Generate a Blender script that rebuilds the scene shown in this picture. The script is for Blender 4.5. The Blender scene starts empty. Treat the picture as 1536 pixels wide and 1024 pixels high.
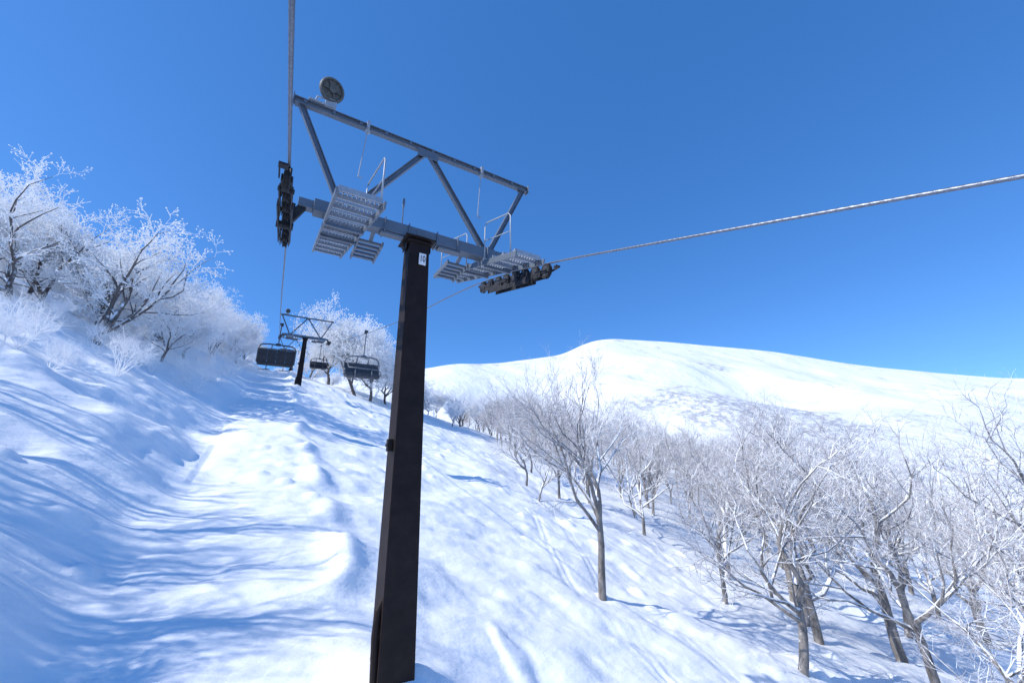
import bpy, math, random
import numpy as np
from mathutils import Vector, Matrix

scene = bpy.context.scene
COL = scene.collection
rnd = random.Random(7)

# ------------------------------------------------------------------ materials
def new_mat(name):
    m = bpy.data.materials.new(name); m.use_nodes = True
    nt = m.node_tree
    return m, nt, nt.nodes["Principled BSDF"]

def mixrgb(nt, fac, a, b):
    n = nt.nodes.new("ShaderNodeMix"); n.data_type = 'RGBA'
    for sock, val in ((n.inputs[0], fac), (n.inputs[6], a), (n.inputs[7], b)):
        if hasattr(val, "links") or hasattr(val, "is_linked"):
            nt.links.new(val, sock)
        else:
            sock.default_value = val if not isinstance(val, tuple) else (*val, 1)
    return n.outputs[2]

def noise(nt, scale, detail=4, rough=.55, vec=None, coord="Object"):
    tc = nt.nodes.new("ShaderNodeTexCoord")
    n = nt.nodes.new("ShaderNodeTexNoise")
    n.inputs["Scale"].default_value = scale
    n.inputs["Detail"].default_value = detail
    n.inputs["Roughness"].default_value = rough
    if vec is not None:
        mp = nt.nodes.new("ShaderNodeMapping"); mp.inputs["Scale"].default_value = vec
        nt.links.new(tc.outputs[coord], mp.inputs["Vector"]); nt.links.new(mp.outputs[0], n.inputs["Vector"])
    else:
        nt.links.new(tc.outputs[coord], n.inputs["Vector"])
    return n.outputs["Fac"]

def ramp(nt, src, p0, p1, c0=(0,0,0), c1=(1,1,1)):
    r = nt.nodes.new("ShaderNodeValToRGB")
    r.color_ramp.elements[0].position = p0; r.color_ramp.elements[1].position = p1
    r.color_ramp.elements[0].color = (*c0, 1); r.color_ramp.elements[1].color = (*c1, 1)
    nt.links.new(src, r.inputs[0]); return r.outputs[0]

def bump(nt, bsdf, h, strength, dist):
    b = nt.nodes.new("ShaderNodeBump"); b.inputs["Strength"].default_value = strength
    b.inputs["Distance"].default_value = dist
    nt.links.new(h, b.inputs["Height"]); nt.links.new(b.outputs[0], bsdf.inputs["Normal"])

def mth(nt, op, a, b=None):
    n = nt.nodes.new("ShaderNodeMath"); n.operation = op
    for i, v in enumerate((a, b)):
        if v is None: continue
        if hasattr(v, "is_linked"): nt.links.new(v, n.inputs[i])
        else: n.inputs[i].default_value = v
    return n.outputs[0]

def simple(name, col, rough=.5, metal=0., var=.25, scale=6, spec=.5, bstr=.15):
    m, nt, b = new_mat(name)
    n = noise(nt, scale, 6, .65)
    c = mixrgb(nt, ramp(nt, n, .35, .7), tuple(x*(1-var) for x in col), tuple(min(1, x*(1+var)) for x in col))
    nt.links.new(c, b.inputs["Base Color"])
    b.inputs["Roughness"].default_value = rough; b.inputs["Metallic"].default_value = metal
    b.inputs["Specular IOR Level"].default_value = spec
    bump(nt, b, noise(nt, scale*6, 4), bstr, .01)
    return m

def snow_mat(name, patches=False):
    m, nt, b = new_mat(name)
    n = noise(nt, .5, 4)
    c = mixrgb(nt, n, (.92, .935, .945), (.96, .962, .96))
    if patches:
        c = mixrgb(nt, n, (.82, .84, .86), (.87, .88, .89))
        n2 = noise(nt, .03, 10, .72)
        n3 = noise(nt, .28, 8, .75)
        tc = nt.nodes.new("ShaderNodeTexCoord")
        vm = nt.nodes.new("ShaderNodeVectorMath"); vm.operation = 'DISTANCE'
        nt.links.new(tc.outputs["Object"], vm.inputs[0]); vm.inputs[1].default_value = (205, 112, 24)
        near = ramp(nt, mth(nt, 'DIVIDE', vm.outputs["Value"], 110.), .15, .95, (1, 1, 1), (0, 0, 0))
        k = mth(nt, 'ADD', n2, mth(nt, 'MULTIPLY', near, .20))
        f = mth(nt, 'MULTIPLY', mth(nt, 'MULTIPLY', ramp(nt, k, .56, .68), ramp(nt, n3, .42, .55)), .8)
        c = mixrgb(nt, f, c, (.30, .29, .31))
    nt.links.new(c, b.inputs["Base Color"])
    b.inputs["Roughness"].default_value = .6
    b.inputs["Specular IOR Level"].default_value = .25
    a1 = noise(nt, .9 if not patches else .05, 9, .6, (.6, 1, 1) if not patches else (1, .45, 1))
    bump(nt, b, a1, .45 if not patches else .6, .28 if not patches else 5.0)
    return m

M_snow = snow_mat("snow_surface")
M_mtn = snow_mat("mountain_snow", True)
M_dark = simple("dark_brown_paint", (.018, .011, .010), .6, 0, .35, 3, .2)
M_galv = simple("galvanised_steel", (.14, .165, .20), .5, .4, .10, 2.5, .4, .05)
M_galvl = simple("galvanised_grating", (.33, .36, .40), .5, .3, .12, 5)
M_rust = simple("sheave_frame_paint", (.028, .028, .032), .6, .1, .4, 7, .3)
M_rub = simple("black_rubber", (.018, .018, .02), .7, 0, .3, 9, .3)
M_hub = simple("sheave_rim_metal", (.055, .06, .07), .5, .3, .3, 9)
M_disc = simple("weathered_disc", (.08, .083, .08), .6, .1, .35, 9)
M_rope = simple("steel_wire_rope", (.20, .22, .26), .42, .7, .3, 30)
M_white = simple("white_plate", (.75, .75, .75), .5, 0, .08, 10)
M_black = simple("black_lettering", (.02, .02, .02), .5, 0, .1, 10)
M_seat = simple("dark_seat_vinyl", (.026, .028, .036), .6, 0, .3, 8, .3)
M_seatg = simple("grey_seat_vinyl", (.06, .065, .075), .55, 0, .25, 8, .4)
M_frame = simple("chair_steel", (.05, .055, .07), .45, .3, .2, 9)
M_frameg = simple("silver_chair_steel", (.15, .16, .18), .45, .3, .2, 9)

def bark_mat(name, dark, light, lo, hi, snowc=(.93, .94, .95), trans=0., nscale=3.5):
    m, nt, b = new_mat(name)
    n = noise(nt, 5, 8, .7, (1, 1, .35))
    c = mixrgb(nt, ramp(nt, n, .35, .65), dark, light)
    g = nt.nodes.new("ShaderNodeNewGeometry"); s = nt.nodes.new("ShaderNodeSeparateXYZ")
    nt.links.new(g.outputs["Normal"], s.inputs[0])
    nn = noise(nt, nscale, 5, .6)
    ad = nt.nodes.new("ShaderNodeMath"); ad.operation = 'MULTIPLY_ADD'
    nt.links.new(nn, ad.inputs[0]); ad.inputs[1].default_value = 1.1
    nt.links.new(s.outputs[2], ad.inputs[2])
    f = ramp(nt, ad.outputs[0], lo, hi)
    c = mixrgb(nt, f, c, snowc)
    nt.links.new(c, b.inputs["Base Color"]); b.inputs["Roughness"].default_value = .85
    b.inputs["Specular IOR Level"].default_value = .2
    bump(nt, b, noise(nt, 22, 5, .6, (1, 1, .3)), .5, .02)
    if trans:
        t = nt.nodes.new("ShaderNodeBsdfTranslucent"); nt.links.new(c, t.inputs[0])
        ms = nt.nodes.new("ShaderNodeMixShader"); ms.inputs[0].default_value = trans
        nt.links.new(b.outputs[0], ms.inputs[1]); nt.links.new(t.outputs[0], ms.inputs[2])
        nt.links.new(ms.outputs[0], nt.nodes["Material Output"].inputs[0])
    return m
M_bark = bark_mat("birch_bark_with_snow", (.10, .088, .08), (.32, .295, .275), .72, .88)
M_barkr = bark_mat("rimed_bark", (.06, .047, .042), (.19, .165, .155), .74, .96)
M_twig = bark_mat("frosted_twigs", (.34, .30, .29), (.61, .575, .565), .48, .98, trans=.12)
M_rime = bark_mat("rime_ice_twigs", (.95, .95, .95), (.98, .98, .98), .2, .6, (.98, .98, .98), .45)

# ------------------------------------------------------------------ mesh tools
class MB:
    def __init__(s): s.v = []; s.f = []
    def box(s, c, size, rot=None, taper=None):
        M = rot.to_3x3() if rot is not None else Matrix.Identity(3)
        hx, hy, hz = size[0]/2, size[1]/2, size[2]/2
        b = len(s.v)
        for z in (-1, 1):
            k = 1 if (taper is None or z < 0) else taper
            for x, y in ((-1, -1), (1, -1), (1, 1), (-1, 1)):
                s.v.append(tuple(Vector(c) + M @ Vector((x*hx*k, y*hy*k, z*hz))))
        for q in ((0,3,2,1),(4,5,6,7),(0,1,5,4),(1,2,6,5),(2,3,7,6),(3,0,4,7)):
            s.f.append(tuple(b+i for i in q))
        return s
    def puff(s, c, r, R):
        b = len(s.v); j = lambda: R.uniform(.7, 1.25)*r
        x, y, z = c
        s.v += [(x+j(), y, z), (x-j(), y, z), (x, y+j(), z), (x, y-j(), z), (x, y, z+j()), (x, y, z-j())]
        for q in ((0,2,4),(2,1,4),(1,3,4),(3,0,4),(2,0,5),(1,2,5),(3,1,5),(0,3,5)):
            s.f.append(tuple(b+i for i in q))
    def beam(s, p0, p1, w, h, up=Vector((0, 0, 1))):
        p0, p1 = Vector(p0), Vector(p1)
        d = (p1-p0); L = d.length; d.normalize()
        x = d.cross(up)
        if x.length < 1e-3: x = d.cross(Vector((0, 1, 0)))
        x.normalize(); u = x.cross(d)
        R = Matrix((x, d, u)).transposed()
        return s.box((p0+p1)/2, (w, L, h), R)
    def ibeam(s, p0, p1, w, h, t=.02):
        p0, p1 = Vector(p0), Vector(p1)
        d = (p1-p0).normalized(); up = Vector((0, 0, 1))
        if abs(d.z) > .95: up = Vector((0, 1, 0))
        x = d.cross(up).normalized(); u = x.cross(d)
        s.beam(p0+u*(h/2-t/2), p1+u*(h/2-t/2), w, t, up); s.beam(p0-u*(h/2-t/2), p1-u*(h/2-t/2), w, t, up)
        return s.beam(p0, p1, t, h-2*t-.004, up)
    def tube(s, pts, r, n=8, cap=True):
        pts = [Vector(p) for p in pts]; b = len(s.v)
        rs = r if isinstance(r, (list, tuple)) else [r]*len(pts)
        ref = Vector((0, 0, 1))
        d0 = (pts[1]-pts[0]).normalized()
        if abs(d0.dot(ref)) > .9: ref = Vector((1, 0, 0))
        x = d0.cross(ref).normalized()
        for i, p in enumerate(pts):
            d = (pts[min(i+1, len(pts)-1)] - pts[max(i-1, 0)]).normalized()
            x = (x - d*x.dot(d)).normalized(); y = d.cross(x)
            for k in range(n):
                a = 2*math.pi*k/n
                s.v.append(tuple(p + (x*math.cos(a) + y*math.sin(a))*rs[i]))
        for i in range(len(pts)-1):
            for k in range(n):
                a, c = b+i*n+k, b+i*n+(k+1) % n
                s.f.append((a, c, c+n, a+n))
        if cap:
            s.f.append(tuple(b+k for k in reversed(range(n))))
            s.f.append(tuple(b+(len(pts)-1)*n+k for k in range(n)))
        return s
    def lathe(s, c, axis, prof, n=24):
        """prof: list of (offset along axis, radius)"""
        c = Vector(c); ax = Vector(axis).normalized()
        ref = Vector((0, 0, 1)) if abs(ax.z) < .9 else Vector((1, 0, 0))
        x = ax.cross(ref).normalized(); y = ax.cross(x); b = len(s.v)
        for o, r in prof:
            for k in range(n):
                a = 2*math.pi*k/n
                s.v.append(tuple(c + ax*o + (x*math.cos(a)+y*math.sin(a))*r))
        for i in range(len(prof)-1):
            for k in range(n):
                a, d = b+i*n+k, b+i*n+(k+1) % n
                s.f.append((a, d, d+n, a+n))
        s.f.append(tuple(b+k for k in reversed(range(n))))
        s.f.append(tuple(b+(len(prof)-1)*n+k for k in range(n)))
        return s
    def mesh(s, name, mat, smooth=False):
        me = bpy.data.meshes.new(name); me.from_pydata(s.v, [], s.f); me.update()
        me.materials.append(mat)
        if smooth: me.polygons.foreach_set("use_smooth", [True]*len(me.polygons))
        return me

def link(name, me, parent=None, loc=(0, 0, 0), bevel=0, smooth=False):
    o = bpy.data.objects.new(name, me); COL.objects.link(o)
    o.location = loc
    if parent is not None: o.parent = parent
    if bevel:
        m = o.modifiers.new("bevel", 'BEVEL'); m.width = bevel; m.segments = 2; m.limit_method = 'ANGLE'
    return o
def thing(o, label, cat, group=None):
    o["label"] = label; o["category"] = cat
    if group: o["group"] = group
def empty(name, loc):
    o = bpy.data.objects.new(name, None); COL.objects.link(o); o.location = loc
    o.empty_display_size = .3
    return o

# ------------------------------------------------------------------ terrain
def vnoise(x, y, seed=0):
    xi = np.floor(x).astype(np.int64); yi = np.floor(y).astype(np.int64)
    xf = x-xi; yf = y-yi
    u = xf*xf*xf*(xf*(xf*6-15)+10); v = yf*yf*yf*(yf*(yf*6-15)+10)
    def h(a, b):
        n = (a*374761393 + b*668265263 + seed*1442695041) & 0x7fffffff
        n = ((n ^ (n >> 13))*1274126177) & 0x7fffffff
        n = (n ^ (n >> 16)) & 0xffff
        return n/32767.5-1
    return (h(xi, yi)*(1-u)+h(xi+1, yi)*u)*(1-v)+(h(xi, yi+1)*(1-u)+h(xi+1, yi+1)*u)*v
def sp(t, k=1.0): return (t+np.sqrt(t*t+k))/2

def ground(r, a, detail=True):
    r = np.asarray(r, float); a = np.asarray(a, float)
    ac = np.where(a > 60, 60+25*np.tanh((a-60)/25), np.where(a < -60, -60+40*np.tanh((a+60)/40), a))
    z = -5.57+.265*ac
    wob = .45*vnoise(a*.12+3, a*0+.5, 3)+.2*vnoise(a*.45+3, a*0+.5, 31)
    z = z + 11.5*np.tanh(.53*sp(-r-2.7+wob, .6)/11.5)
    z = z - 26*np.tanh(.25*sp(r-2.5, 1.0)/26)
    if detail:
        edge = 1/(1+np.exp((r+2.6-wob)*4.0))              # left bank step
        z = z + (.22+.22*vnoise(a*.2, a*0+7, 33))*edge*np.exp(-np.clip(-r-3, 0, 50)*.2)
        z = z + .35*np.exp(-((r+3.9)/1.0)**2-((a-9.0)/2.0)**2) + .4*np.exp(-((r+4.8)/1.2)**2-((a-19.5)/2.2)**2)
        z = z + .30*np.exp(-((r-2.0-.5*vnoise(a*.5, a*0, 9))/(.45+.12*vnoise(a*.8, a*0+2, 12)))**2)*np.clip(.6+.8*vnoise(a*.9, a*0+4, 8), 0, 2)
        z = z + .26*np.exp(-((r-2.4)**2+(a-7.9)**2)/1.5)   # snow banked round the tower foot
        inl = np.exp(-(r/2.3)**4)
        rough = 1-.5*inl
        z = z + .45*vnoise(r*.14, a*.14, 1)*(1-inl*.8)
        z = z + .27*vnoise(r*.33, a*.4, 2)*rough*np.where(r < -2, 1.15, .6)
        z = z + .14*vnoise(r*.7+a*.25, a*.8, 4)*rough*np.where(r < -2, 1.1, .8)
        z = z + .05*vnoise(r*1.4+3, a*1.5+5, 44)
        # wind-laid ridges running across the line
        u = .97*r-.15*a; v = .15*r+.97*a
        z = z + .035*vnoise(u*.3, v*1.4, 5)
        z = z + .022*vnoise(u*.6, v*2.9, 17)
        z = z + .018*vnoise(r*2.4, a*4.0, 6)
        z = z + .012*vnoise(r*6.5, a*7.5, 11)
        lump = vnoise(r*1.1+9, a*1.3, 41)
        z = z + .30*np.clip(lump-.72, 0, 1)*2
        for (r0, sl, am, fr, ph) in ((8.6, .35, .5, .33, 0), (9.4, .40, .5, .37, 1), (15.2, .66, .5, .42, 2.2), (17.0, .4, .7, .35, .4), (13, .1, .6, .5, .4)):
            c = r0 + sl*(a-6) + am*np.sin(a*fr+ph)
            for off in (-.15, .15):
                z = z - .06*np.exp(-((r-c-off)/.075)**2)*(a > 4)*(a < 60)*np.clip(.8+vnoise(a*.4, a*0+off, 51), 0, 1)
    return z
def gz(r, a): return float(ground(np.array([r]), np.array([a]))[0])

def axis(segs):
    out = [segs[0][0]]
    for a, b, st in segs:
        n = max(1, int(round((b-a)/st)))
        out += list(np.linspace(a, b, n+1)[1:])
    return np.array(out)
xs = axis([(-900, -200, 70), (-200, -60, 6), (-60, -20, 1.2), (-20, -9, .3), (-9, 14, .10), (14, 26, .14), (26, 60, .7), (60, 200, 5), (200, 900, 70)])
ys = axis([(-900, -200, 70), (-200, -20, 8), (-20, 2, 1.2), (2, 5, .3), (5, 22, .10), (22, 45, .2), (45, 100, .7), (100, 200, 5), (200, 900, 70)])
X, Y = np.meshgrid(xs, ys)
Z = ground(X, Y)
def grid_mesh(name, X, Y, Z, mat):
    ny, nx = X.shape
    co = np.stack([X, Y, Z], -1).reshape(-1, 3)
    me = bpy.data.meshes.new(name)
    i = np.arange(ny-1)[:, None]*nx+np.arange(nx-1)[None, :]
    q = np.stack([i, i+1, i+nx+1, i+nx], -1).reshape(-1, 4)
    me.vertices.add(len(co)); me.vertices.foreach_set("co", co.ravel())
    me.loops.add(q.size); me.loops.foreach_set("vertex_index", q.ravel().astype(np.int32))
    me.polygons.add(len(q)); me.polygons.foreach_set("loop_start", np.arange(0, q.size, 4, dtype=np.int32))
    me.update(calc_edges=True); me.validate()
    me.polygons.foreach_set("use_smooth", np.ones(len(me.polygons), bool))
    me.materials.append(mat)
    return me
g = link("snow_ground", grid_mesh("snow_ground", X, Y, Z, M_snow)); g["kind"] = "structure"
thing(g, "deep wind-rippled snow slope with a cleared lift line", "snow")

# mountain
az = np.array([-60, -20, 0, 15, 22.5, 28.3, 39, 41.5, 44.4, 53, 64.4, 73.2, 83.4, 100, 130.])
el = np.array([.05, .12, .17, .205, .2347, .2369, .261, .285, .2968, .2747, .2278, .1694, .1204, .09, .05])
di = np.array([330, 330, 330, 340, 350, 380, 420, 425, 430, 480, 540, 600, 680, 760, 800.])
thd = np.linspace(-60, 130, 420); th = np.radians(thd); tt = np.linspace(0, 1.7, 150)
E = np.interp(thd, az, el); D = np.interp(thd, az, di)
kk = np.ones(9)/9
E = np.convolve(np.pad(E, 4, 'edge'), kk, 'valid'); D = np.convolve(np.pad(D, 4, 'edge'), kk, 'valid')
T, TH = np.meshgrid(tt, th)
dd = 105+(D[:, None]-105)*T
ZR = (E*D)[:, None]
prof = np.where(T <= 1, T**1.15, 1-(T-1)**2*1.2-(T-1)*.25)
MZ = -24+(ZR+24)*prof
MX = np.sin(TH)*dd; MY = np.cos(TH)*dd
fd = np.clip(np.abs(T-1)*3, .10, 1)*(T > .02)
MZ += 8.0*vnoise(MX*.014, MY*.014, 21)*fd
MZ += 2.6*(1-np.abs(vnoise(MX*.03+MY*.01, MY*.022, 25))*2)*fd
MZ += .6*vnoise(MX*.07, MY*.07, 22)*fd
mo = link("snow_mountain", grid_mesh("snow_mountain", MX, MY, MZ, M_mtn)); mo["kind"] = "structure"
thing(mo, "smooth bare white snow-covered mountain beyond the woods", "mountain")
def mz(x, y):
    t = math.degrees(math.atan2(x, y)); d = math.hypot(x, y)
    i = int(round((t+60)/190*419)); j = int(round((d-105)/(D[i]-105)/1.7*149))
    return float(MZ[i, min(max(j, 0), 149)])
def surf(x, y): 
    h = gz(x, y)
    return max(h, mz(x, y)) if math.hypot(x, y) > 106 else h

# ------------------------------------------------------------------ lift geometry
TA, T2, T3 = 7.8, 51.0, 86.0
RL, RR = -.27, 4.92
SF = .209
def rope_z(a):
    z1 = 2.12+.3286*a; z2 = 4.683+SF*(a-TA)
    w = 2.6
    if a < TA-w: return z1
    if a < TA+w: return z1+(SF-.3286)*(a-TA+w)**2/(4*w)
    if a <= T2:
        t = (a-TA)/(T2-TA); return z2-4*.5*t*(1-t)*min(1, (a-TA-w)/6)
    z = 4.683+SF*(T2-TA)
    return z+.185*(a-T2) if a < T3 else z+.185*(T3-T2)+.02*(a-T3)

def make_rope(r, label):
    P = [];
    a = -25.
    while a < 115:
        P.append(a)
        a += .014 if -1 < a < 9 else (.3 if a < 60 else 1.5)
    mb = MB(); n = 18; b = 0
    for i, a in enumerate(P):
        z = rope_z(a); sl = (rope_z(a+.05)-rope_z(a-.05))/.1
        d = Vector((0, 1, sl)).normalized(); x = Vector((1, 0, 0)); y = d.cross(x)
        for k in range(n):
            t = 2*math.pi*k/n
            rad = .0205
            if -1 < a < 9: rad *= .86+.17*abs(math.cos(3*(t+a*12.)))
            v = Vector((r, a, z))+(x*math.cos(t)+y*math.sin(t))*rad
            mb.v.append(tuple(v))
    for i in range(len(P)-1):
        for k in range(n):
            p, q = i*n+k, i*n+(k+1) % n
            mb.f.append((p, q, q+n, p+n))
    o = link("haul_rope", mb.mesh("haul_rope", M_rope, True))
    thing(o, label, "cable", "haul ropes of the chairlift")
make_rope(RL, "twisted grey steel haul rope running uphill over sheaves")
make_rope(RR, "twisted grey steel haul rope running uphill over sheaves")

# ------------------------------------------------------------------ tower
CR = 2.33
def build_tower(a0, colbase, slope_near, slope_far, plate=True, label="", lean=0.):
    zb = rope_z(a0)
    ZB = 4.80-4.66+zb                      # crossarm height
    root = empty("lift_tower", (CR, a0, colbase))
    def L(p): return (p[0]-CR, p[1]-a0, p[2]-colbase)
    def add(name, mb, mat, bevel=0, smooth=False, par=None, sh=False):
        mb.v = [L(v) for v in mb.v]
        if sh: mb.v = [(v[0]+lean*((ZB-colbase)*.25-v[2]), v[1], v[2]) for v in mb.v]
        return link(name, mb.mesh(name, mat, smooth), root if par is None else par, bevel=bevel)
    # column (tapered box) with edge strips and top plate
    h = ZB-.2-colbase+.8
    mb = MB(); mb.box((CR, a0, colbase-.8+h/2), (.62, .60, h), taper=.43/.62)
    mb.box((CR, a0, ZB-.185), (.66, .66, .03)); mb.box((CR, a0, ZB-.25), (.52, .52, .05))
    for sx in (-1, 1):
        mb.box((CR+sx*.26, a0-.0, ZB-.31), (.02, .3, .2))
    add("column", mb, M_dark, .012, sh=True)
    mb = MB(); mb.tube([(CR-.33, a0-.18, colbase-.2), (CR-.36, a0-.18, colbase+.6), (CR-.33, a0-.16, colbase+.95), (CR-.25, a0-.14, colbase+1.1)], .06, 10)
    add("cable_conduit", mb, M_dark, 0, sh=True)
    mb = MB(); zj = colbase+(ZB-colbase)*.445
    mb.box((CR-.32, a0-.1, zj), (.09, .13, .22)); mb.box((CR-.37, a0-.1, zj), (.02, .16, .05))
    add("junction_box", mb, M_dark, .01, sh=True)
    # crossarm
    mb = MB(); mb.beam((.15, a0, ZB), (CR*2-.15, a0, ZB), .26, .26)
    mb.beam((-.12, a0, ZB+.0), (.147, a0, ZB), .18, .18); mb.beam((CR*2-.147, a0, ZB), (CR*2+.12, a0, ZB), .18, .18)
    for rr in (.75, 1.5, CR-.32, CR+.32, 3.15, 3.92):
        mb.box((rr, a0, ZB), (.025, .33, .33))
    mb.box((CR, a0-.138, ZB+.02), (.3, .012, .14))
    mb.beam((CR-.9, a0-.02, ZB-.165), (CR-.37, a0-.02, ZB-.165), .18, .05)
    mb.beam((CR+.37, a0-.02, ZB-.165), (CR+.9, a0-.02, ZB-.165), .18, .05)
    add("crossarm", mb, M_galv, .008)
    # maintenance frame
    ZR_ = ZB+2.32
    mb = MB(); mb.ibeam((-.50, a0, ZR_), (5.14, a0, ZR_), .12, .14, .016)
    mb.box((-.515, a0, ZR_), (.02, .18, .22)); mb.box((5.155, a0, ZR_), (.02, .18, .22))
    for p, q in (((-.36, ZR_-.08), (.62, ZB+.16)), ((CR-.06, ZR_-.08), (.80, ZB+.16)), ((CR+.06, ZR_-.08), (3.86, ZB+.16)), ((5.0, ZR_-.08), (4.04, ZB+.16))):
        mb.ibeam((p[0], a0, p[1]), (q[0], a0, q[1]), .11, .12, .014)
        mb.box((q[0], a0, q[1]+.01), (.2, .16, .04)); mb.box((p[0], a0, p[1]-.005), (.24, .15, .02))
    mb.box((CR, a0-.075, ZR_-.14), (.5, .014, .22)); 
    for rr in np.arange(-.3, 5, .55): mb.box((rr, a0-.067, ZR_), (.06, .008, .06))
    add("lifting_frame", mb, M_galv, .004)
    # hooks with thin rods
    for rr in (.95, 3.75):
        mb = MB(); mb.lathe((rr, a0-.02, ZR_-.11), (0, 1, 0), [(-.03, .03), (-.03, .055), (.03, .055), (.03, .03)], 14)
        mb.box((rr, a0-.02, ZR_+.02), (.06, .17, .19))
        mb.tube([(rr, a0, ZR_-.1), (rr-.03, a0-.02, ZR_-.6), (rr-.08, a0-.05, ZR_-1.35)], .012, 6)
        mb.tube([(rr-.08, a0-.05, ZR_-1.3), (rr-.02, a0-.05, ZR_-1.38), (rr+.0, a0-.05, ZR_-1.32)], .012, 6)
        add("chain_hoist", mb, M_galvl, 0)
    # round pulley wheel on the rail end
    mb = MB(); c = Vector((.14, a0-.12, ZR_+.48)); ax = Vector((.25, -1, -.40)).normalized()
    mb.lathe(c, ax, [(-.05, .10), (-.05, .225), (-.02, .252), (.02, .252), (.05, .235), (.05, .205), (.0, .19), (.0, .075), (.08, .07), (.08, .03)], 32)
    for k in range(6):
        t = k*math.pi/3; e1 = ax.cross(Vector((0, 0, 1))).normalized(); e2 = ax.cross(e1)
        dv = e1*math.cos(t)+e2*math.sin(t)
        mb.beam(c+dv*.06+ax*.02, c+dv*.19+ax*.02, .03, .03, ax)
    add("pulley_wheel", mb, M_disc, 0)
    mb = MB(); mb.box((.16, a0+.02, ZR_+.2), (.22, .16, .26)); mb.box((.0, a0+.02, ZR_+.1), (.5, .24, .04)); mb.beam((.2, a0, ZR_+.15), (.25, a0+.03, ZR_+.55), .06, .1)
    mb.tube([(-.15, a0, ZR_+.1), (-.1, a0, ZR_+.3), (.08, a0, ZR_+.32)], .02, 6)
    add("pulley_bracket", mb, M_galvl, .008)
    # catwalks
    def zc(r, a): 
        s = slope_near*.93
        return ZB-.28+s*(a-a0)
    for (r0, r1, side) in ((.36, 1.04, -1), (3.64, 4.30, 1)):
        mb = MB(); a1, a2 = a0-2.35, a0+3.1
        if side > 0: a1, a2 = a0-1.9, a0+2.6
        for rr in (r0, r1):
            mb.beam((rr, a1, zc(rr, a1)-.06), (rr, a2, zc(rr, a2)-.06), .035, .12)
        n = 10
        for aa in (a0-.55, a0+.55):
            mb.beam((r0, aa, zc(0, aa)-.15), (r1, aa, zc(0, aa)-.15), .06, .06)
        fr = add("catwalk", mb, M_galv, .004)
        for i in range(n):
            mb = MB()
            aa = a1+.2+(a2-a1-.4)*i/(n-1); z0 = zc(0, aa)+.02
            mb.box(((r0+r1)/2, aa-.10, z0-.02), (r1-r0-.045, .025, .09)); mb.box(((r0+r1)/2, aa+.10, z0-.02), (r1-r0-.045, .025, .09))
            for k in range(10):
                mb.box((r0+.04+k*(r1-r0-.08)/9, aa, z0), (.016, .173, .03))
            mb.box(((r0+r1)/2, aa, z0-.002), (r1-r0-.045, .016, .026))
            mb.v = [L(v) for v in mb.v]
            link("tread", mb.mesh("tread", M_galvl), fr)
        # small platform toward the middle
        mb = MB(); rc = r1+.29 if side < 0 else r0-.29
        for k in range(5):
            mb.box((rc, a0+.38+k*.19, ZB-.24), (.48, .08, .05))
        for e in (-.25, .25): mb.box((rc+e, a0+.76, ZB-.25), (.03, .95, .10))
        mb.beam((rc, a0+.141, ZB-.1), (rc, a0+.36, ZB-.2), .08, .05)
        add("side_platform", mb, M_galv, 0)
        # handrails
        rr = r1-.02 if side < 0 else r0+.02
        for (b1, b2) in ((a1+.25, a0-.5), (a0+.5, a2-.3)):
            mb = MB()
            pts = [(rr, b1, zc(0, b1)), (rr, b1, zc(0, b1)+.86), (rr, b1+.08, zc(0, b1)+.96), (rr, b2-.08, zc(0, b2)+.93), (rr, b2, zc(0, b2)+.85), (rr, b2, zc(0, b2))]
            mb.tube(pts, .015, 8)
            mb.tube([(rr, b1, zc(0, b1)+.5), (rr, b2, zc(0, b2)+.5)], .011, 6)
            add("handrail", mb, M_galvl, 0, True)
    # antenna
    mb = MB(); mb.tube([(CR-.45, a0, ZB+.15), (CR-.45, a0, ZB+.62)], .014, 6); mb.lathe((CR-.45, a0, ZB+.62), (0, 0, 1), [(0, .02), (.12, .03), (.22, .02)], 10)
    add("antenna", mb, M_galv)
    # sheave trains
    for r in (RL, RR):
        sgn = -1 if r < 1 else 1
        mb = MB(); N = 8; sp_ = .58 if sgn < 0 else .45; ac = a0 if sgn < 0 else a0+.45
        A = [ac+(i-(N-1)/2)*sp_ for i in range(N)]
        rad = .17 if sgn < 0 else .17
        zw = [rope_z(a)-rad-.012 for a in A]
        for side in (-.065, .065):
            for i in range(0, N, 2):
                mb.beam((r+side, A[i]-.08, zw[i]-.03), (r+side, A[i+1]+.08, zw[i+1]-.03), .018, .09)
            for i in range(0, N, 4):
                c0 = (A[i]+A[i+1])/2; c1 = (A[i+2]+A[i+3])/2
                mb.beam((r+side*1.3, c0-.1, (zw[i]+zw[i+1])/2-.12), (r+side*1.3, c1+.1, (zw[i+2]+zw[i+3])/2-.12), .018, .11)
            zmid = [sum(zw[j:j+4])/4-.20 for j in (0, 4)]
            mb.beam((r+side*1.6, (A[1]+A[2])/2-.1, zmid[0]), (r+side*1.6, (A[5]+A[6])/2+.1, zmid[1]), .02, .12)
        for i in range(0, N, 2):
            mb.lathe((r-.11, (A[i]+A[i+1])/2, (zw[i]+zw[i+1])/2-.08), (1, 0, 0), [(0, .04), (.22, .04)], 10)
        mb.lathe((r-.14, a0, sum(zmid)/2), (1, 0, 0), [(0, .07), (.28, .07)], 14)
        mb.beam((r, a0, sum(zmid)/2+.02), (.0 if sgn < 0 else 2*CR, a0, ZB), .12, .14)
        mb.box((r-sgn*.10, a0, (ZB+sum(zmid)/2)/2), (.04, .24, .34))
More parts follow.
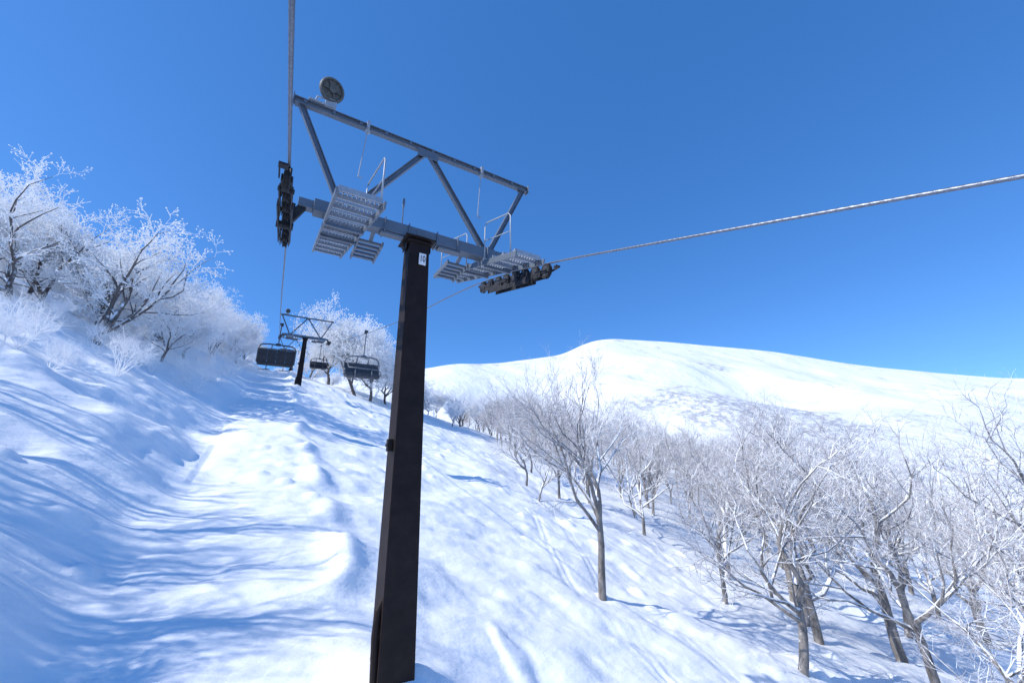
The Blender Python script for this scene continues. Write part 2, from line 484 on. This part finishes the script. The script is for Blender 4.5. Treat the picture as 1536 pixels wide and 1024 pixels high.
        for e, aa in ((0, A[0]-.32), (-1, A[-1]+.32)):
            mb.beam((r+sgn*.10, A[e], zw[e]), (r+sgn*.10, aa, rope_z(aa)-.1), .018, .05)
            mb.box((r+sgn*.055, aa, rope_z(aa)-.1), (.12, .1, .04)); 
        s = add("sheave_train", mb, M_rust, .004)
        for i in range(N):
            mb = MB()
            mb.lathe((0, 0, 0), (1, 0, 0), [(-.045, rad-.03), (-.045, rad), (-.03, rad+.004), (-.012, rad-.016), (.012, rad-.016), (.03, rad+.004), (.045, rad), (.045, rad-.03)], 24)
            nf = len(mb.f)
            mb.lathe((0, 0, 0), (1, 0, 0), [(-.06, .03), (-.06, .06), (-.05, .06), (-.048, rad-.055), (.048, rad-.055), (.05, .06), (.06, .06), (.06, .03)], 20)
            nm = mb.mesh("wheel", M_rub); nm.materials.append(M_hub)
            for pi in range(nf, len(nm.polygons)): nm.polygons[pi].material_index = 1
            link("wheel", nm, s, L((r, A[i], zw[i])))
    # number plate
    if plate:
        zp = ZB-.66; xo = CR+.06+lean*((ZB-colbase)*.25-(zp-colbase))
        mb = MB(); mb.box((xo, a0-.262, zp), (.15, .02, .26))
        pl = add("number_plate", mb, M_white, .003)
        cu = bpy.data.curves.new("tmp", 'FONT'); cu.body = "10"; cu.size = .21; cu.extrude = .003; cu.align_x = 'CENTER'; cu.align_y = 'CENTER'
        to = bpy.data.objects.new("tmp", cu); COL.objects.link(to)
        dg = bpy.context.evaluated_depsgraph_get(); me = bpy.data.meshes.new_from_object(to.evaluated_get(dg))
        bpy.data.objects.remove(to)
        me.materials.clear(); me.materials.append(M_black)
        t = link("plate_number", me, pl, L((xo, a0-.277, zp))); t.rotation_euler = (math.pi/2, 0, 0); t.scale = (.6, 1, 1)
    thing(root, label, "ski lift tower", "towers of the chairlift")
    return root

t1 = build_tower(TA, gz(CR, TA)-.05, .3286, SF, True, "tall dark brown steel lift tower with grey crossarm and catwalks", .015)
t2 = build_tower(T2, gz(CR, T2)-.05, SF, .2, False, "dark lift tower standing at the top of the snow lane")
t3 = build_tower(T3, gz(CR, T3)-.05, .185, .1, False, "distant dark lift tower beyond the crest of the slope")

# ------------------------------------------------------------------ chairs
def build_chair(loc, hang, face, label, MS, MF):
    root = empty("lift_chair", loc)     # origin: seat bottom centre, front is +Y
    def add(n, mb, mat, bevel=0, sm=False): return link(n, mb.mesh(n, mat, sm), root, bevel=bevel)
    W = 2.1
    mb = MB()
    for i in range(4):
        x = (i-1.5)*W/4; mb.box((x, .02, .36), (W/4-.006, .56, .20), Matrix.Rotation(math.radians(6), 3, 'X'))
    add("seat", mb, MS, .03)
    mb = MB(); R = Matrix.Rotation(math.radians(12), 3, 'X')
    for i in range(4):
        x = (i-1.5)*W/4
        mb.box((x, -.33, .80), (W/4-.004, .09, .78), R)
        mb.box((x, -.395, .92), (W/4-.06, .05, .34), R)
    add("backrest", mb, MS, .03)
    mb = MB()
    H = 1.62
    for s in (-1, 1):
        x = s*(W/2+.03)
        mb.tube([(x, .3, .42), (x, -.15, .37), (x, -.3, .45), (x, -.36, .9), (x, -.36, 1.2), (s*(W/2-.05), -.28, 1.46), (s*.85, -.15, H-.05), (s*.5, -.08, H), (0, -.05, H)], .045, 8)
        mb.tube([(x, -.33, .72), (x, .1, .72), (x, .22, .66), (x, .28, .44)], .03, 8)
    mb.tube([(-W/2, -.12, .24), (W/2, -.12, .24)], .04, 8); mb.tube([(-W/2, -.43, 1.22), (W/2, -.43, 1.22)], .035, 8)
    mb.tube([(-W/2, .2, .24), (W/2, .2, .24)], .03, 8)
    for x in (-.35, .35): mb.tube([(x, -.43, 1.22), (x, -.2, 1.42), (x, -.09, H)], .035, 8)
    add("frame", mb, MF, 0, True)
    mb = MB()
    for s in (-1, 1):
        x = s*(W/2-.12)
        mb.tube([(x, -.33, 1.16), (x, .1, 1.08), (x, .38, .85), (x, .42, .75)], .03, 8)
        mb.tube([(s*.5, .42, .75), (s*.5, .52, .4), (s*.5, .5, .05), (s*.25, .48, .0), (s*.95, .5, .0)], .03, 8)
    mb.tube([(-W/2+.12, .42, .75), (W/2-.12, .42, .75)], .04, 8)
    add("safety_bar", mb, MF, 0, True)
    mb = MB(); mb.tube([(0, -.05, H-.05), (0, -.05, hang-.75), (.0, -.03, hang-.35), (0, 0, hang-.06)], .038, 10)
    mb.box((0, -.05, H+.02), (.3, .14, .16)); 
    add("hanger", mb, MF, .005)
    mb = MB(); mb.box((0, 0, hang), (.12, .34, .14)); mb.box((.08, 0, hang-.02), (.08, .2, .2)); mb.lathe((-.1, 0, hang+.02), (1, 0, 0), [(0, .06), (.2, .06)], 12)
    add("grip", mb, M_frame, .008)
    root.rotation_euler = (0, 0, face)
    thing(root, label, "chairlift chair", "chairs hanging from the lift rope")
    return root
for (r, a, face, lab, hang, MS, MF) in ((RL+.12, 30.5, 0, "dark four-seat lift chair seen from behind on the uphill rope", 3.1, M_seat, M_frame),
                     (RR-.2, 26.5, math.pi, "grey four-seat lift chair with lowered safety bar facing downhill", 3.3, M_seatg, M_frameg),
                     (RR, 60.5, math.pi, "dark four-seat lift chair hanging near the next tower", 3.5, M_seat, M_frame)):
    build_chair((r, a, rope_z(a)-hang), hang, face, lab, MS, MF)

# ------------------------------------------------------------------ trees
def gen_tree(seed, H, style):
    R = random.Random(seed)
    thick, fine = MB(), MB()
    wig = [.16, .26, .28, .3, .35, .3]; angs = (28, 62); gd = .12; lo0 = .55
    rim = style in ("rime", "fork")
    if style == "rime":
        cfg = dict(n=[1, 5, 5, 5, 6, 4], ln=[.24, .47, .29, .17, .09, .05], rad=[.019, .0105, .0058, .0042, .0036, .0032], up=[.05, .14, .12, .05, .02, 0])
    elif style == "fork":
        cfg = dict(n=[1, 4, 5, 4, 5, 5], ln=[.12, .60, .35, .19, .095, .05], rad=[.029, .0165, .0086, .0044, .0036, .0032], up=[.05, .08, .10, .06, .02, 0])
        wig = [.1, .19, .24, .3, .35, .3]; angs = (28, 52); gd = .1
    elif style == "bare":
        cfg = dict(n=[1, 5, 4, 5, 5, 4], ln=[.30, .47, .29, .18, .10, .06], rad=[.0150, .0085, .0044, .0021, .0012, .0009], up=[.08, .15, .14, .10, .05, 0])
        wig = [.14, .30, .32, .32, .3, .3]; angs = (26, 58); gd = .08
    elif style == "snag":
        cfg = dict(n=[1, 4, 4, 5, 5, 4], ln=[.36, .46, .30, .17, .095, .055], rad=[.019, .0120, .0062, .0026, .0014, .0010], up=[.12, .10, .12, .10, .04, 0])
        wig = [.10, .32, .35, .32, .32, .3]; angs = (30, 60); gd = .03
    elif style == "wide":
        cfg = dict(n=[1, 5, 5, 5, 5, 4], ln=[.36, .50, .30, .17, .095, .055], rad=[.017, .0100, .0050, .0021, .0012, .0009], up=[.15, .14, .12, .10, .04, 0])
        wig = [.05, .19, .26, .28, .3, .3]; angs = (24, 44); gd = .02; lo0 = .70
    elif style == "thin":
        cfg = dict(n=[1, 6, 4, 4, 0, 0], ln=[.62, .34, .20, .12, 0, 0], rad=[.0150, .0065, .0034, .0020, 0, 0], up=[.14, .25, .2, .1, 0, 0])
        wig = [.05, .12, .16, .2, .3, .3]; angs = (18, 36); gd = .03; lo0 = .35
    else:  # shrub
        cfg = dict(n=[7, 4, 4, 4, 3, 0], ln=[.55, .40, .26, .18, .12, .1], rad=[.010, .007, .006, .005, .0045, .004], up=[.05, .05, .05, .02, 0, 0])
    nseg = [7, 6, 4, 3, 2, 1 if rim else 2]; sides = [9, 7, 5, 3, 3, 3]
    last = {"shrub": 4, "thin": 3}.get(style, 5)
    def branch(p, d, L, r, lev):
        mb = thick if lev <= (1 if style == "rime" else 2) and style != "shrub" else (thick if lev == 0 else fine)
        n = nseg[lev]; pts = [p]; rs = [r]; dirs = [d]
        for i in range(n):
            d = (d + Vector((R.gauss(0, 1), R.gauss(0, 1), R.gauss(0, .6)))*wig[lev] + Vector((0, 0, cfg["up"][lev]))).normalized()
            p = p + d*(L/n); pts.append(p); dirs.append(d)
            e = .62 if lev == 0 else (.25 if not (rim and lev >= 4) else .7)
            rs.append(r*(1-(1-e)*(i+1)/n))
        if lev == 0 and style != "shrub": rs[0] *= 1.45
        mb.tube(pts, rs, sides[lev], cap=False)
        if rim and lev >= 4: fine.puff(tuple(p), R.uniform(.03, .07), R)
        if lev >= last: return
        nc = cfg["n"][lev+1]
        if lev > 0: nc = max(1, nc+R.choice((-1, 0, 0, 1)))
        for c in range(nc):
            lo = lo0 if lev == 0 else .22
            t = lo+(1-lo)*(c+R.random()*.8)/nc if nc > 1 else 1
            if c == nc-1: t = 1
            t = min(t, 1); f = t*n; i = min(int(f), n-1); q = pts[i].lerp(pts[i+1], f-i)
            dd = dirs[min(i+1, n)]
            ang = math.radians(R.uniform(*angs) if c < nc-1 else R.uniform(5, 30))
            ref = Vector((R.gauss(0, 1), R.gauss(0, 1), R.gauss(0, 1)))
            if style == "wide" and lev == 0:
                t_ = c*2.4+R.uniform(-.3, .3); ref = Vector((math.cos(t_), math.sin(t_), 0))
            ax = dd.cross(ref).normalized()
            nd = Matrix.Rotation(ang, 3, ax) @ dd
            if lev <= 1 and nd.z < .05: nd.z = .1+R.random()*.3; nd.normalize()
            l2 = cfg["ln"][lev+1]*H*R.uniform(.7, 1.2)*(1.12-.35*t if lev > 0 else 1)
            branch(q, nd, l2, min(cfg["rad"][lev+1]*H*R.uniform(.8, 1.15), rs[i]*(.85 if not (rim and lev >= 3) else 1)), lev+1)
    for k in range(cfg["n"][0]):
        if style == "shrub":
            a = R.random()*6.28; d0 = Vector((math.cos(a)*.6, math.sin(a)*.6, 1)).normalized()
        else:
            d0 = Vector((R.gauss(0, gd), R.gauss(0, gd), 1)).normalized()
        branch(Vector((0, 0, -.5 if style != "shrub" else -.15)), d0, cfg["ln"][0]*H*R.uniform(.85, 1.15)+.4, cfg["rad"][0]*H, 0)
    return thick, fine

protos = {}
def make_proto(key, seed, H, style, mt, mf):
    thick, fine = gen_tree(seed, H, style)
    protos[key] = (thick.mesh("trunk_"+key, mt, True), fine.mesh("crown_"+key, mf, False))
for i in range(4): make_proto("rime%d" % i, 100+i*7, 8.0, "rime", M_barkr, M_rime)
for i in range(3): make_proto("fork%d" % i, 500+i*9, 8.5, "fork", M_barkr, M_rime)
for i in range(5): make_proto("bare%d" % i, 200+i*5, 9.0, "bare", M_bark, M_twig)
for i in range(4): make_proto("snag%d" % i, 320+i*3, 9.0, "snag", M_bark, M_twig)
for i in range(2): make_proto("wide%d" % i, 620+i*3, 9.0, "wide", M_bark, M_twig)
for i in range(2): make_proto("thin%d" % i, 720+i*3, 8.0, "thin", M_bark, M_twig)
for i in range(2): make_proto("shrub%d" % i, 400+i, 1.6, "shrub", M_rime, M_rime)

LAB = {"rime": ("white rime-covered birch tree on the snowy bank", "tree", "rime-covered trees on the snowy bank", "frosted_tree"),
       "fork": ("low-forked dark-trunked tree with white rime crown", "tree", "rime-covered trees on the snowy bank", "frosted_tree"),
       "bare": ("bare grey birch tree with frosted twigs in snow", "tree", "bare frosted trees below the lift", "birch_tree"),
       "snag": ("wide-spreading bare birch with snow-edged crooked limbs", "tree", "bare frosted trees below the lift", "birch_tree"),
       "wide": ("bare birch with slim trunk and broad frosted crown", "tree", "bare frosted trees below the lift", "birch_tree"),
       "thin": ("slender upright young birch on the snowy bank", "tree", "slender birches on the snowy bank", "birch_tree"),
       "shrub": ("low white rime-covered shrub poking out of snow", "shrub", "rimed shrubs on the bank", "frosted_shrub")}
placed = []
def put(key, r, a, s=1.0, rot=None):
    st = key[:-1]; lab = LAB[st]
    root = empty(lab[3], (r, a, surf(r, a)))
    root.rotation_euler = (0, 0, rnd.random()*6.28 if rot is None else rot); root.scale = (s, s, s)
    link("trunk" if st != "shrub" else "stem", protos[key][0], root); link("crown", protos[key][1], root)
    thing(root, lab[0], lab[1], lab[2]); placed.append((r, a))
def free(r, a, d):
    return all((r-x)**2+(a-y)**2 > d*d for x, y in placed)
# hero trees
put("fork0", -10.2, 34.5, 1.12, .4); put("fork1", -14.2, 34.0, .98, 1.); put("rime2", -8.4, 45, .9); put("fork2", -14.8, 39, .95); put("fork1", -11.6, 42, .9, 3.)
put("rime3", -17.0, 37.5, .95); put("rime0", -16.8, 42.5, .95)
put("fork0", -9.2, 51, .9, 2.2); put("rime1", -6.8, 58, .9); put("rime0", -6.0, 66, .9)
put("wide0", 11.7, 12.9, 1.05, 3.2); put("snag1", 16.4, 8.6, .95, 2.0); put("snag2", 20.5, 6.4, .95, .5); put("snag3", 15.8, 3.6, .75, 4.1); put("snag0", 24, 3.8, 1.25, 2.6)
put("bare1", 17.6, 27.0, .75); put("bare2", 16.5, 24.0, .6)
for (k, r, a, s) in (("snag1", 27, 9.5, 1.45), ("bare1", 31, 6.0, 1.6), ("wide0", 29, 15, 1.35), ("snag3", 22, 10.6, 1.15), ("snag0", 25, 12.6, 1.15), ("bare3", 20, 13.6, .95), ("snag2", 28.5, 3.0, 1.4)):
    put(k, r, a, s)
for (k, r, a, s) in (("rime1", 10.6, 63, 1.85), ("rime3", 7.4, 67.0, 1.7), ("rime0", 13.2, 65, 1.65), ("rime2", 16, 67, 1.35), ("rime0", 4.8, 72, 1.2),
                     ("rime3", 19.5, 68, 1.0), ("rime2", 23, 66, .85), ("rime1", 26, 70, .8), ("fork2", 29, 66, .8), ("rime0", 31.5, 71, .8), ("rime3", 25, 60, .6)):
    put(k, r, a, s)
# slender neighbours farther down the bank, whose shadows cross the lane
for i, (r, a) in enumerate(((-8.6, 12.0), (-10.2, 13.6), (-11.2, 15.4), (-12.5, 17.2), (-10.6, 11.2), (-13.8, 15.0), (-13.6, 19.0), (-9.6, 8.0), (-15.6, 13.4), (-14.4, 11.2), (-8.0, 6.6), (-16.5, 20.5))):
    put("thin%d" % (i % 2), r, a, rnd.uniform(.75, 1.0))
put("rime1", -9.3, 9.4, .52); put("rime2", -8.2, 7.9, .46); put("rime3", -10.6, 10.2, .5)
put("bare0", -15.0, 17.0, .8); put("bare3", -13.0, 12.6, .75)
n = 0; tries = 0
while n < 66 and tries < 9000:
    tries += 1
    a = rnd.uniform(33, 98); r = -4.4-rnd.random()**1.35*(5+.42*a)
    if a < 60 and r > -8.2+(a-30)*.13: continue
    if free(r, a, 3.3):
        put(rnd.choice(("rime0", "rime1", "rime2", "rime3", "fork0", "fork1", "fork2")), r, a, rnd.uniform(.65, .98)); n += 1
n = 0; tries = 0
while n < 10 and tries < 2000:
    tries += 1
    a = rnd.uniform(80, 100); r = rnd.uniform(-4, 30)
    if free(r, a, 3): put(rnd.choice(("rime0", "rime2", "rime1")), r, a, rnd.uniform(.45, .75)); n += 1
n = 0; tries = 0
while n < 128 and tries < 16000:
    tries += 1
    a = rnd.uniform(1, 105); q = rnd.random()**1.1
    r0 = 13.6+.27*a if a > 12 else 23
    r = r0+q*58
    if a/r < .08: continue
    if (r-11.7)**2+(a-12.9)**2 < 55: continue
    if free(r, a, 4.4 if a < 16 else 3.1):
        near = min(1, (r-r0)/8)
        sc = rnd.uniform(.65, .9)+.4*near+.45*min(1, max(0, (r/a-1)/1.5))
        put(rnd.choice(("bare0", "bare1", "bare2", "bare3", "bare4", "snag2", "snag1", "snag0", "wide1")), r, a, sc); n += 1
n = 0; tries = 0
while n < 42 and tries < 4000:        # trees straggling up the foot of the mountain
    tries += 1
    t = math.radians(rnd.uniform(30, 80)); d = 112+rnd.random()**1.6*95
    r, a = math.sin(t)*d, math.cos(t)*d
    if free(r, a, 5): put(rnd.choice(("bare0", "bare1", "bare2", "bare3", "bare4")), r, a, rnd.uniform(.8, 1.2)); n += 1
n = 0; tries = 0
while n < 60 and tries < 4000:
    tries += 1
    a = rnd.uniform(22, 66); r = rnd.uniform(-13, -3.8)
    if a < 32 and r > -7: continue
    if free(r, a, 1.1): put("shrub%d" % rnd.randrange(2), r, a, rnd.uniform(.6, 1.4)); n += 1

# ------------------------------------------------------------------ light
sun_dir = Vector((-.95, .16, 0)).normalized(); elv = math.radians(41)
sd = Vector((sun_dir.x*math.cos(elv), sun_dir.y*math.cos(elv), math.sin(elv)))
sl = bpy.data.lights.new("sun", 'SUN'); sl.energy = 4.8; sl.angle = math.radians(.5); sl.color = (1, .975, .925)
so = bpy.data.objects.new("sun", sl); COL.objects.link(so)
so.rotation_euler = (-sd).to_track_quat('-Z', 'Y').to_euler()
w = bpy.data.worlds.new("World"); scene.world = w; w.use_nodes = True
nt = w.node_tree; bg = nt.nodes["Background"]
sky = nt.nodes.new("ShaderNodeTexSky"); sky.sky_type = 'NISHITA'; sky.sun_disc = False
sky.sun_elevation = elv; sky.sun_rotation = math.atan2(sun_dir.x, sun_dir.y)
sky.altitude = 1500; sky.air_density = 1.0; sky.dust_density = .2; sky.ozone_density = 3.0
mx = nt.nodes.new("ShaderNodeMix"); mx.data_type = 'RGBA'; mx.blend_type = 'MULTIPLY'; mx.inputs[0].default_value = 1
nt.links.new(sky.outputs[0], mx.inputs[6]); mx.inputs[7].default_value = (1.02, 1.48, 2.0, 1)
m2 = nt.nodes.new("ShaderNodeMix"); m2.data_type = 'RGBA'; m2.inputs[0].default_value = .54
nt.links.new(mx.outputs[2], m2.inputs[6]); m2.inputs[7].default_value = (.10, 1.08, 3.5, 1)
nt.links.new(m2.outputs[2], bg.inputs[0]); bg.inputs[1].default_value = .15
scene.view_settings.view_transform = 'Standard'; scene.view_settings.look = 'None'; scene.view_settings.exposure = 0

# ------------------------------------------------------------------ camera
cam = bpy.data.cameras.new("camera"); cam.lens = 14.06; cam.sensor_width = 36; cam.clip_start = .05; cam.clip_end = 5000
co = bpy.data.objects.new("camera", cam); COL.objects.link(co); co.location = (0, 0, 0)
co.rotation_euler = (math.radians(90+16.5), 0, math.radians(-31))
scene.camera = co
print("DONE trees", len(placed), "tower base", gz(CR, TA))
